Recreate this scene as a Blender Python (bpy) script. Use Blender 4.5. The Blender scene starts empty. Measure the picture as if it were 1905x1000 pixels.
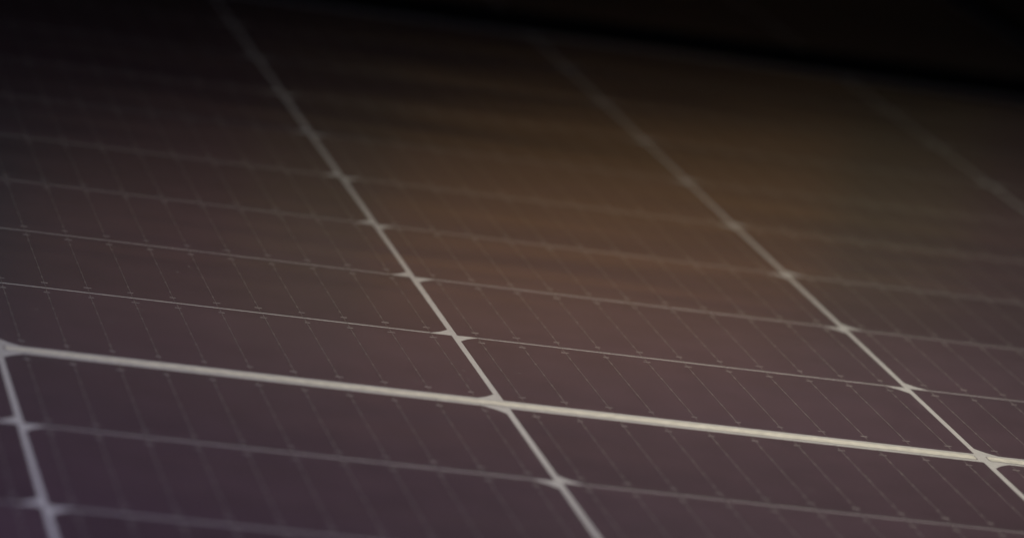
import bpy, bmesh, math, random
from mathutils import Matrix, Vector
random.seed(4)
S = bpy.context.scene
COL = S.collection

# ------------------------------------------------------------------ sizes (m)
CW, CH = 0.1818, 0.09095            # half-cut cell
PX, PY = 0.1842, 0.0920          # column pitch, row pitch
BAND = 0.0964                    # centre of the wide middle band -> far edge of the first row
CHAM = 0.0075                    # chamfer of the cell corners
NB = 11                          # ribbons on a cell
PW, PL = 1.134, 1.698            # outside of the module

# ------------------------------------------------------------------ materials
def new_mat(name):
    m = bpy.data.materials.new(name); m.use_nodes = True
    nt = m.node_tree; nt.nodes.clear()
    out = nt.nodes.new('ShaderNodeOutputMaterial')
    return m, nt, out

def principled(name, col, rough=.5, metal=0., spec=.5, noise=0., nscale=60., bump=0.):
    m, nt, out = new_mat(name)
    p = nt.nodes.new('ShaderNodeBsdfPrincipled')
    p.inputs['Base Color'].default_value = (*col, 1)
    p.inputs['Roughness'].default_value = rough
    p.inputs['Metallic'].default_value = metal
    p.inputs['Specular IOR Level'].default_value = spec
    if noise:
        tc = nt.nodes.new('ShaderNodeTexCoord')
        n = nt.nodes.new('ShaderNodeTexNoise'); n.inputs['Scale'].default_value = nscale
        n.inputs['Detail'].default_value = 6
        nt.links.new(tc.outputs['Object'], n.inputs['Vector'])
        r = nt.nodes.new('ShaderNodeMapRange')
        r.inputs['From Min'].default_value = .3; r.inputs['From Max'].default_value = .7
        r.inputs['To Min'].default_value = 1 - noise; r.inputs['To Max'].default_value = 1 + noise * .4
        nt.links.new(n.outputs['Fac'], r.inputs['Value'])
        mx = nt.nodes.new('ShaderNodeVectorMath'); mx.operation = 'SCALE'
        mx.inputs[0].default_value = col
        nt.links.new(r.outputs['Result'], mx.inputs['Scale'])
        nt.links.new(mx.outputs['Vector'], p.inputs['Base Color'])
        if bump:
            b = nt.nodes.new('ShaderNodeBump'); b.inputs['Strength'].default_value = bump
            b.inputs['Distance'].default_value = .0005
            nt.links.new(n.outputs['Fac'], b.inputs['Height']); nt.links.new(b.outputs['Normal'], p.inputs['Normal'])
    nt.links.new(p.outputs['BSDF'], out.inputs['Surface'])
    return m

def cell_mat():
    """dark violet silicon, fine silver fingers across it, a trace of dust"""
    m, nt, out = new_mat('silicon_cell'); N = nt.nodes.new; L = nt.links.new
    tc = N('ShaderNodeTexCoord'); sep = N('ShaderNodeSeparateXYZ'); L(tc.outputs['Object'], sep.inputs[0])
    # fingers: thin lines every 1.5 mm along the row
    d = N('ShaderNodeMath'); d.operation = 'DIVIDE'; d.inputs[1].default_value = .0015; L(sep.outputs['Y'], d.inputs[0])
    f = N('ShaderNodeMath'); f.operation = 'FRACT'; L(d.outputs[0], f.inputs[0])
    lt = N('ShaderNodeMath'); lt.operation = 'LESS_THAN'; lt.inputs[1].default_value = .05; L(f.outputs[0], lt.inputs[0])
    info = N('ShaderNodeObjectInfo')
    n = N('ShaderNodeTexNoise'); n.inputs['Scale'].default_value = 45; n.inputs['Detail'].default_value = 5
    geo = N('ShaderNodeNewGeometry'); L(geo.outputs['Position'], n.inputs['Vector'])
    r = N('ShaderNodeMapRange'); r.inputs['From Min'].default_value = .3; r.inputs['From Max'].default_value = .7
    r.inputs['To Min'].default_value = .9; r.inputs['To Max'].default_value = 1.08; L(n.outputs['Fac'], r.inputs['Value'])
    rr = N('ShaderNodeMapRange'); rr.inputs['To Min'].default_value = .90; rr.inputs['To Max'].default_value = 1.10
    L(info.outputs['Random'], rr.inputs['Value'])
    mm = N('ShaderNodeMath'); mm.operation = 'MULTIPLY'; L(r.outputs['Result'], mm.inputs[0]); L(rr.outputs['Result'], mm.inputs[1])
    sc = N('ShaderNodeVectorMath'); sc.operation = 'SCALE'; sc.inputs[0].default_value = CELL_COL
    L(mm.outputs[0], sc.inputs['Scale'])
    mix = N('ShaderNodeMix'); mix.data_type = 'RGBA'; mix.inputs['B'].default_value = (.17, .15, .16, 1)
    L(lt.outputs[0], mix.inputs['Factor']); L(sc.outputs['Vector'], mix.inputs['A'])
    p = N('ShaderNodeBsdfPrincipled'); p.inputs['Roughness'].default_value = .55; p.inputs['Specular IOR Level'].default_value = .15
    L(mix.outputs['Result'], p.inputs['Base Color']); L(p.outputs['BSDF'], out.inputs['Surface'])
    return m

def glass_mat():
    """matt textured cover glass: clear, with a broad soft reflection that grows at grazing angles"""
    m, nt, out = new_mat('cover_glass'); N = nt.nodes.new; L = nt.links.new
    t = N('ShaderNodeBsdfTransparent'); t.inputs['Color'].default_value = (.985, .985, .985, 1)
    g = N('ShaderNodeBsdfGlossy'); g.inputs['Roughness'].default_value = GLASS_ROUGH; g.distribution = 'BECKMANN'
    fr = N('ShaderNodeFresnel'); fr.inputs['IOR'].default_value = 1.35
    geo = N('ShaderNodeNewGeometry')
    mp = N('ShaderNodeMapping'); mp.inputs['Scale'].default_value = (5, 42, 1); mp.inputs['Rotation'].default_value = (0, 0, .5)
    L(geo.outputs['Position'], mp.inputs['Vector'])
    sm = N('ShaderNodeTexNoise'); sm.inputs['Scale'].default_value = 1.; sm.inputs['Detail'].default_value = 4
    L(mp.outputs['Vector'], sm.inputs['Vector'])
    sr = N('ShaderNodeMapRange'); sr.inputs['From Min'].default_value = .3; sr.inputs['From Max'].default_value = .7
    sr.inputs['To Min'].default_value = GLASS_ROUGH * .84; sr.inputs['To Max'].default_value = GLASS_ROUGH * 1.16
    L(sm.outputs['Fac'], sr.inputs['Value']); L(sr.outputs['Result'], g.inputs['Roughness'])
    vo = N('ShaderNodeTexVoronoi'); vo.inputs['Scale'].default_value = 210.; L(geo.outputs['Position'], vo.inputs['Vector'])
    wn = N('ShaderNodeTexWhiteNoise'); wn.noise_dimensions = '3D'; L(vo.outputs['Position'], wn.inputs['Vector'])
    sz = N('ShaderNodeMapRange'); sz.inputs['From Min'].default_value = .86; sz.inputs['From Max'].default_value = 1.
    sz.inputs['To Min'].default_value = 0; sz.inputs['To Max'].default_value = .13; L(wn.outputs['Value'], sz.inputs['Value'])
    sp = N('ShaderNodeMath'); sp.operation = 'LESS_THAN'; L(vo.outputs['Distance'], sp.inputs[0]); L(sz.outputs['Result'], sp.inputs[1])
    spk = N('ShaderNodeMath'); spk.operation = 'MULTIPLY'; spk.inputs[1].default_value = .32; L(sp.outputs[0], spk.inputs[0])
    du = N('ShaderNodeBsdfDiffuse'); du.inputs['Color'].default_value = (.42, .38, .33, 1)
    inv = N('ShaderNodeMath'); inv.operation = 'SUBTRACT'; inv.inputs[0].default_value = 1; L(geo.outputs['Backfacing'], inv.inputs[1])
    mu = N('ShaderNodeMath'); mu.operation = 'MULTIPLY'; L(fr.outputs[0], mu.inputs[0]); L(inv.outputs[0], mu.inputs[1])
    mx = N('ShaderNodeMixShader'); L(mu.outputs[0], mx.inputs[0]); L(t.outputs[0], mx.inputs[1]); L(g.outputs[0], mx.inputs[2])
    top = N('ShaderNodeMath'); top.operation = 'MULTIPLY'; L(spk.outputs[0], top.inputs[0]); L(inv.outputs[0], top.inputs[1])
    m2 = N('ShaderNodeMixShader'); L(top.outputs[0], m2.inputs[0]); L(mx.outputs[0], m2.inputs[1]); L(du.outputs[0], m2.inputs[2])
    L(m2.outputs[0], out.inputs['Surface'])
    return m

CELL_COL = (.101, .0595, .076)
GLASS_ROUGH = .15
M_CELL = cell_mat()
M_GLASS = glass_mat()
M_BACK = principled('white_backsheet', (.675, .66, .625), .6, noise=.10, nscale=420, bump=.3)
M_RIB = principled('tinned_ribbon', (.375, .33, .30), .5, .2, noise=.75, nscale=330)
M_PAD = principled('silver_pad', (.41, .365, .335), .6, .05, noise=.3, nscale=300)
M_BUS = principled('tinned_bus_bar', (.95, .92, .78), .5, .0, noise=.22, nscale=300, bump=.3)
M_EDGE_SHADE = principled('edge_shade_strip', (.38, .355, .33), .7, noise=.3, nscale=200)  # darker grey, the shadow along the bus bar edges as colour
M_FRAME = principled('black_anodised_aluminium', (.008, .008, .009), .8, .0, spec=0., noise=.2)
M_GROUND = principled('dark_ground', (.02, .019, .018), .95, noise=.4, nscale=9, bump=.4)

# ------------------------------------------------------------------ mesh helpers
def add_box(bm, x0, x1, y0, y1, z0, z1):
    v = [bm.verts.new((x, y, z)) for z in (z0, z1) for x, y in ((x0, y0), (x1, y0), (x1, y1), (x0, y1))]
    for f in ((3, 2, 1, 0), (4, 5, 6, 7), (0, 1, 5, 4), (1, 2, 6, 5), (2, 3, 7, 6), (3, 0, 4, 7)):
        bm.faces.new([v[i] for i in f])

def add_prism(bm, pts, z0, z1):
    lo = [bm.verts.new((x, y, z0)) for x, y in pts]; hi = [bm.verts.new((x, y, z1)) for x, y in pts]
    bm.faces.new(hi); bm.faces.new(lo[::-1])
    for i in range(len(pts)):
        j = (i + 1) % len(pts); bm.faces.new((lo[i], lo[j], hi[j], hi[i]))

def mesh(name, bm, mat):
    me = bpy.data.meshes.new(name); bm.to_mesh(me); bm.free(); me.materials.append(mat); return me

def obj(name, me, parent=None, loc=(0, 0, 0), rz=0.):
    o = bpy.data.objects.new(name, me); COL.objects.link(o)
    o.location = loc; o.rotation_euler.z = rz
    if parent: o.parent = parent
    return o

def thing(name, label, cat, loc=(0, 0, 0), group=None):
    o = bpy.data.objects.new(name, None); COL.objects.link(o); o.empty_display_size = .1
    o.location = loc; o['label'] = label; o['category'] = cat
    if group: o['group'] = group
    return o

# ------------------------------------------------------------------ shared meshes
def cell_outline():
    """two arc-like chamfered corners on the +y side (half of a pseudo-square wafer)"""
    w, h, c = CW / 2, CH / 2, CHAM
    k = .12 * c
    return [(-w, -h), (w, -h), (w, h - c), (w - c * .5 + k * .5, h - c * .5 + k * .5), (w - c, h),
            (-w + c, h), (-w + c * .5 - k * .5, h - c * .5 + k * .5), (-w, h - c)]

TH = .00003
bm = bmesh.new(); add_prism(bm, cell_outline(), -TH, 0); ME_CELL = mesh('solar_cell', bm, M_CELL)

def ribbon_mesh(seed):
    """a round wire along the cell, thickened by solder where it is tacked, end pads across both ends"""
    rnd = random.Random(seed)
    bm = bmesh.new()
    L = CH / 2 + .0004
    n = 26; ring = []
    for i in range(n + 1):
        y = -L + 2 * L * i / n
        w = .000105 * (1 + rnd.uniform(-.25, .25)); x = rnd.uniform(-1, 1) * .00003
        ring.append([bm.verts.new((x + w * math.cos(a), y, .00002 + w * 1.2 * math.sin(a)))
                     for a in (0, math.pi / 4, math.pi / 2, 3 * math.pi / 4, math.pi)])
    for a, b in zip(ring, ring[1:]):
        for j in range(4):
            bm.faces.new((a[j], b[j], b[j + 1], a[j + 1]))
    for k in range(5):                                   # tacked solder spots
        y = -CH / 2 + .0155 + k * (CH - .031) / 4
        add_box(bm, -.00034, .00034, y - .0006, y + .0006, .00001, .00012)
    return mesh('busbar', bm, M_RIB)
ME_RIB = [ribbon_mesh(k) for k in range(6)]
def frame_mesh():
    bm = bmesh.new(); w, l = PW / 2, PL / 2; t = .0025; lip = .0143
    zt, zb = .0056, -.0290
    def ring(o0, o1, z0, z1):       # rectangular ring from inset o0 to inset o1, mitred
        P = lambda o, z: [bm.verts.new((sx * (w - o), sy * (l - o), z)) for sx, sy in ((-1, -1), (1, -1), (1, 1), (-1, 1))]
        a0, a1, b0, b1 = P(o0, z0), P(o0, z1), P(o1, z0), P(o1, z1)
        for i in range(4):
            j = (i + 1) % 4
            bm.faces.new((a1[i], a1[j], b1[j], b1[i])); bm.faces.new((a0[j], a0[i], b0[i], b0[j]))
            bm.faces.new((a0[i], a0[j], a1[j], a1[i])); bm.faces.new((b0[j], b0[i], b1[i], b1[j]))
    ring(0, t, zb, zt - .0018)
    ring(0, lip, zt - .0018, zt)
    ring(t, .028, zb, zb + .002)
    bmesh.ops.recalc_face_normals(bm, faces=bm.faces)
    return mesh('frame', bm, M_FRAME)
ME_FRAME = frame_mesh()
i_ = .0034
bm = bmesh.new(); add_box(bm, -PW/2 + i_, PW/2 - i_, -PL/2 + i_, PL/2 - i_, -.0008, -.00004); ME_BACK = mesh('backsheet', bm, M_BACK)
bm = bmesh.new(); add_box(bm, -PW/2 + i_, PW/2 - i_, -PL/2 + i_, PL/2 - i_, .0005, .0037); ME_GLASS = mesh('cover_glass', bm, M_GLASS)

def rounded(x0, x1, y0, y1, r):
    pts = []
    for cx, cy, a0 in ((x1 - r, y0 + r, -90), (x1 - r, y1 - r, 0), (x0 + r, y1 - r, 90), (x0 + r, y0 + r, 180)):
        for k in range(5):
            a = math.radians(a0 + 22.5 * k); pts.append((cx + r * math.cos(a), cy + r * math.sin(a)))
    return pts

# ------------------------------------------------------------------ a module
def centre(c, r):
    """cell centre; columns 0..5 from the left, rows 1..9 beyond the band, -1..-9 on the near side"""
    x = (c - 3) * PX + PX / 2
    y = BAND - CH / 2 + (abs(r) - 1) * PY
    return x, y * (1 if r > 0 else -1)

def flip(c, r):                       # which long side carries the chamfered corners
    near = (c % 2 == 0)
    if r < 0: near = not near
    return near

def mass_of_cells(parent, rows):
    bm = bmesh.new()
    for r in rows:
        for c in range(6):
            x, y = centre(c, r); s = -1 if flip(c, r) else 1
            pts = [(x + s * px, y + s * py) for px, py in cell_outline()]
            add_prism(bm, pts, -TH, 0)
    o = obj('solar_cell', mesh('solar_cell', bm, M_CELL), parent); o['kind'] = 'stuff'
    return o

GROUP = 'solar panels laid in a row'
panel = thing('solar_panel', 'large dark solar panel in the foreground with white grid lines between violet brown cells', 'solar panel', (0, 0, 0), GROUP)
obj('backsheet', ME_BACK, panel)
obj('frame', ME_FRAME, panel)
glass = obj('cover_glass', ME_GLASS, panel)

k = 0
for r in list(range(-5, 0)) + list(range(1, 10)):
    for c in range(6):
        x, y = centre(c, r); rz = math.pi if flip(c, r) else 0.
        cell = obj('solar_cell', ME_CELL, panel, (x + random.uniform(-.00022, .00022), y + random.uniform(-.00012, .00012), 0), rz + random.uniform(-.0009, .0009))
        for b in range(NB):
            bx = (b - (NB - 1) / 2) * CW / NB
            s = -1 if rz else 1
            rb = obj('busbar', ME_RIB[(k * 7 + b * 5 + r * 3) % 6], cell, (bx + random.uniform(-.0002, .0002), 0, 0), 0)
            k += 1
mass_of_cells(panel, range(-9, -5))

# printed end pads, one small mesh per cell part
def pads_mesh(seed):
    rnd = random.Random(seed)
    bm = bmesh.new()
    for b in range(NB):
        bx = (b - (NB - 1) / 2) * CW / NB
        for sy in (-1, 1):
            y = sy * (CH / 2 - .0069 + rnd.uniform(-.0003, .0003)); x = bx + rnd.uniform(-.0003, .0003)
            a, h = rnd.uniform(.0010, .0015), rnd.uniform(.00030, .00045)
            add_box(bm, x - a, x + a, y - h, y + h, .00001, .00016)
    return mesh('end_pads', bm, M_PAD)
ME_PADS = [pads_mesh(q) for q in range(7)]
for q, cell in enumerate([o for o in panel.children if o.data == ME_CELL]):
    obj('end_pads', ME_PADS[(q * 3) % 7], cell)

# bus bars in the wide middle band, each joining two strings, over a darker strip that paints in their edge shadow
for c0 in (0, 2, 4):
    xa, xb = (c0 - 3) * PX + .0027, (c0 - 1) * PX - .0027
    bm = bmesh.new(); add_prism(bm, rounded(xa, xb, -.0029, .0025, .0012), -.00003, .00012)
    bus = obj('bus_bar', mesh('bus_bar', bm, M_BUS), panel, (0, .0002, 0))
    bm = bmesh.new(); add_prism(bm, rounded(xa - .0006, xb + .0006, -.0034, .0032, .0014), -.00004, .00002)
    obj('edge_shade_strip', mesh('edge_shade_strip', bm, M_EDGE_SHADE), bus)
# the next module, beyond the dark gap
far = thing('solar_panel', 'second dark solar panel lying in shadow beyond the black gap at the top right', 'solar panel', (0, PL + .02, 0), GROUP)
obj('backsheet', ME_BACK, far); obj('frame', ME_FRAME, far); obj('cover_glass', ME_GLASS, far)
for r in (-9, -8, -7):
    for c in range(6):
        x, y = centre(c, r); obj('solar_cell', ME_CELL, far, (x, y, 0), math.pi if flip(c, r) else 0.)
mass_of_cells(far, list(range(-6, 0)) + list(range(1, 10)))

# ground under the modules
bm = bmesh.new(); add_box(bm, -40, 40, -40, 40, -.30, -.0291)
g = obj('ground', mesh('ground', bm, M_GROUND)); g['kind'] = 'structure'; g['label'] = 'dark ground under the solar panels'

# ------------------------------------------------------------------ camera
R = ((0.96646834, -0.19590402, 0.16601375), (0.11652829, -0.24151019, -0.96337635), (0.22882331, 0.95041804, -0.21058359))
P = PY
Cpos = Vector((-3.77528310, -15.44019435, 3.96586937)) * P
cam = bpy.data.cameras.new('camera'); co = bpy.data.objects.new('camera', cam); COL.objects.link(co)
mw = Matrix(((R[0][0], -R[1][0], -R[2][0], Cpos.x), (R[0][1], -R[1][1], -R[2][1], Cpos.y), (R[0][2], -R[1][2], -R[2][2], Cpos.z), (0, 0, 0, 1)))
co.matrix_world = mw
cam.sensor_width = 36; cam.sensor_fit = 'HORIZONTAL'; cam.lens = 7739.595 / 1905 * 36
cam.clip_start = .05; cam.clip_end = 200
cam.dof.use_dof = True; cam.dof.focus_distance = 17.15 * P
cam.dof.aperture_fstop = 7.1; cam.dof.aperture_blades = 0
S.camera = co

# ------------------------------------------------------------------ light
w = bpy.data.worlds.new('World'); S.world = w; w.use_nodes = True
w.node_tree.nodes['Background'].inputs[0].default_value = (.9, .85, 1., 1); w.node_tree.nodes['Background'].inputs[1].default_value = .0003

def area(name, loc, target, energy, col, sx, sy=None, spread=180):
    l = bpy.data.lights.new(name, 'AREA'); l.energy = energy; l.color = col; l.size = sx
    if sy: l.shape = 'ELLIPSE'; l.size_y = sy
    else: l.shape = 'DISK'
    l.spread = math.radians(spread)
    o = bpy.data.objects.new(name, l); COL.objects.link(o); o.location = loc
    o.rotation_euler = (Vector(target) - Vector(loc)).to_track_quat('-Z', 'Z').to_euler()
    return o
area('key_lamp', (.13, .045, .37), (.13, .05, 0), .75, (1., .925, .80), .16, spread=137)
area('cool_fill', (-.60, -.55, .52), (-.24, -.22, 0), 1.24, (.66, .65, 1.), .25, spread=104)  # added unseen fill, bluish light on the near left
area('side_fill', (.40, .38, .30), (.38, .38, 0), .085, (.92, 1., .84), .14, spread=130)  # added unseen fill, lifts the white gaps at the far right
def mirrored(px, py, t):
    """the point t metres along the mirror reflection of the sight line through photo pixel px, py"""
    f = 7739.595
    d = Vector([R[0][i] * (px - 952.5) / f + R[1][i] * (py - 500) / f + R[2][i] for i in range(3)]).normalized()
    q = Cpos - d * (Cpos.z / d.z)
    return q + Vector((d.x, d.y, -d.z)) * t, q
def warm(nm, px, py, sx, sy, e, c):
    """an added, unseen soft lamp placed where the glass mirrors it at that pixel, long side level with the picture"""
    p, q = mirrored(px, py, 2.6)
    o = area(nm, p, q, e, c, sx, sy)
    z = (p - q).normalized(); x = mirrored(px + 60, py, 2.6)[0] - p
    x = (x - z * x.dot(z)).normalized(); y = z.cross(x)
    o.matrix_world = Matrix(((x.x, y.x, z.x, p.x), (x.y, y.y, z.y, p.y), (x.z, y.z, z.z, p.z), (0, 0, 0, 1)))
warm('glow_fill_inner', 1110, 500, .50, .11, .026, (1., .24, .01))  # nested added lamps, together they shape a soft-edged glow in the glass
warm('glow_fill_middle', 1110, 480, .80, .15, .018, (.80, 1., .02))
warm('glow_fill_outer', 1080, 510, 1.25, .19, .068, (1., .22, .02))
warm('glow_fill_wide', 1020, 560, 2.1, .24, .076, (.48, 1., .96))  # widest of the added lamps, a broad dim reflection

# ------------------------------------------------------------------ render
S.view_settings.view_transform = 'Standard'; S.view_settings.look = 'None'
S.view_settings.exposure = 0; S.view_settings.gamma = 1
S.render.engine = 'CYCLES'
S.cycles.transparent_max_bounces = 12
S.cycles.use_denoising = True
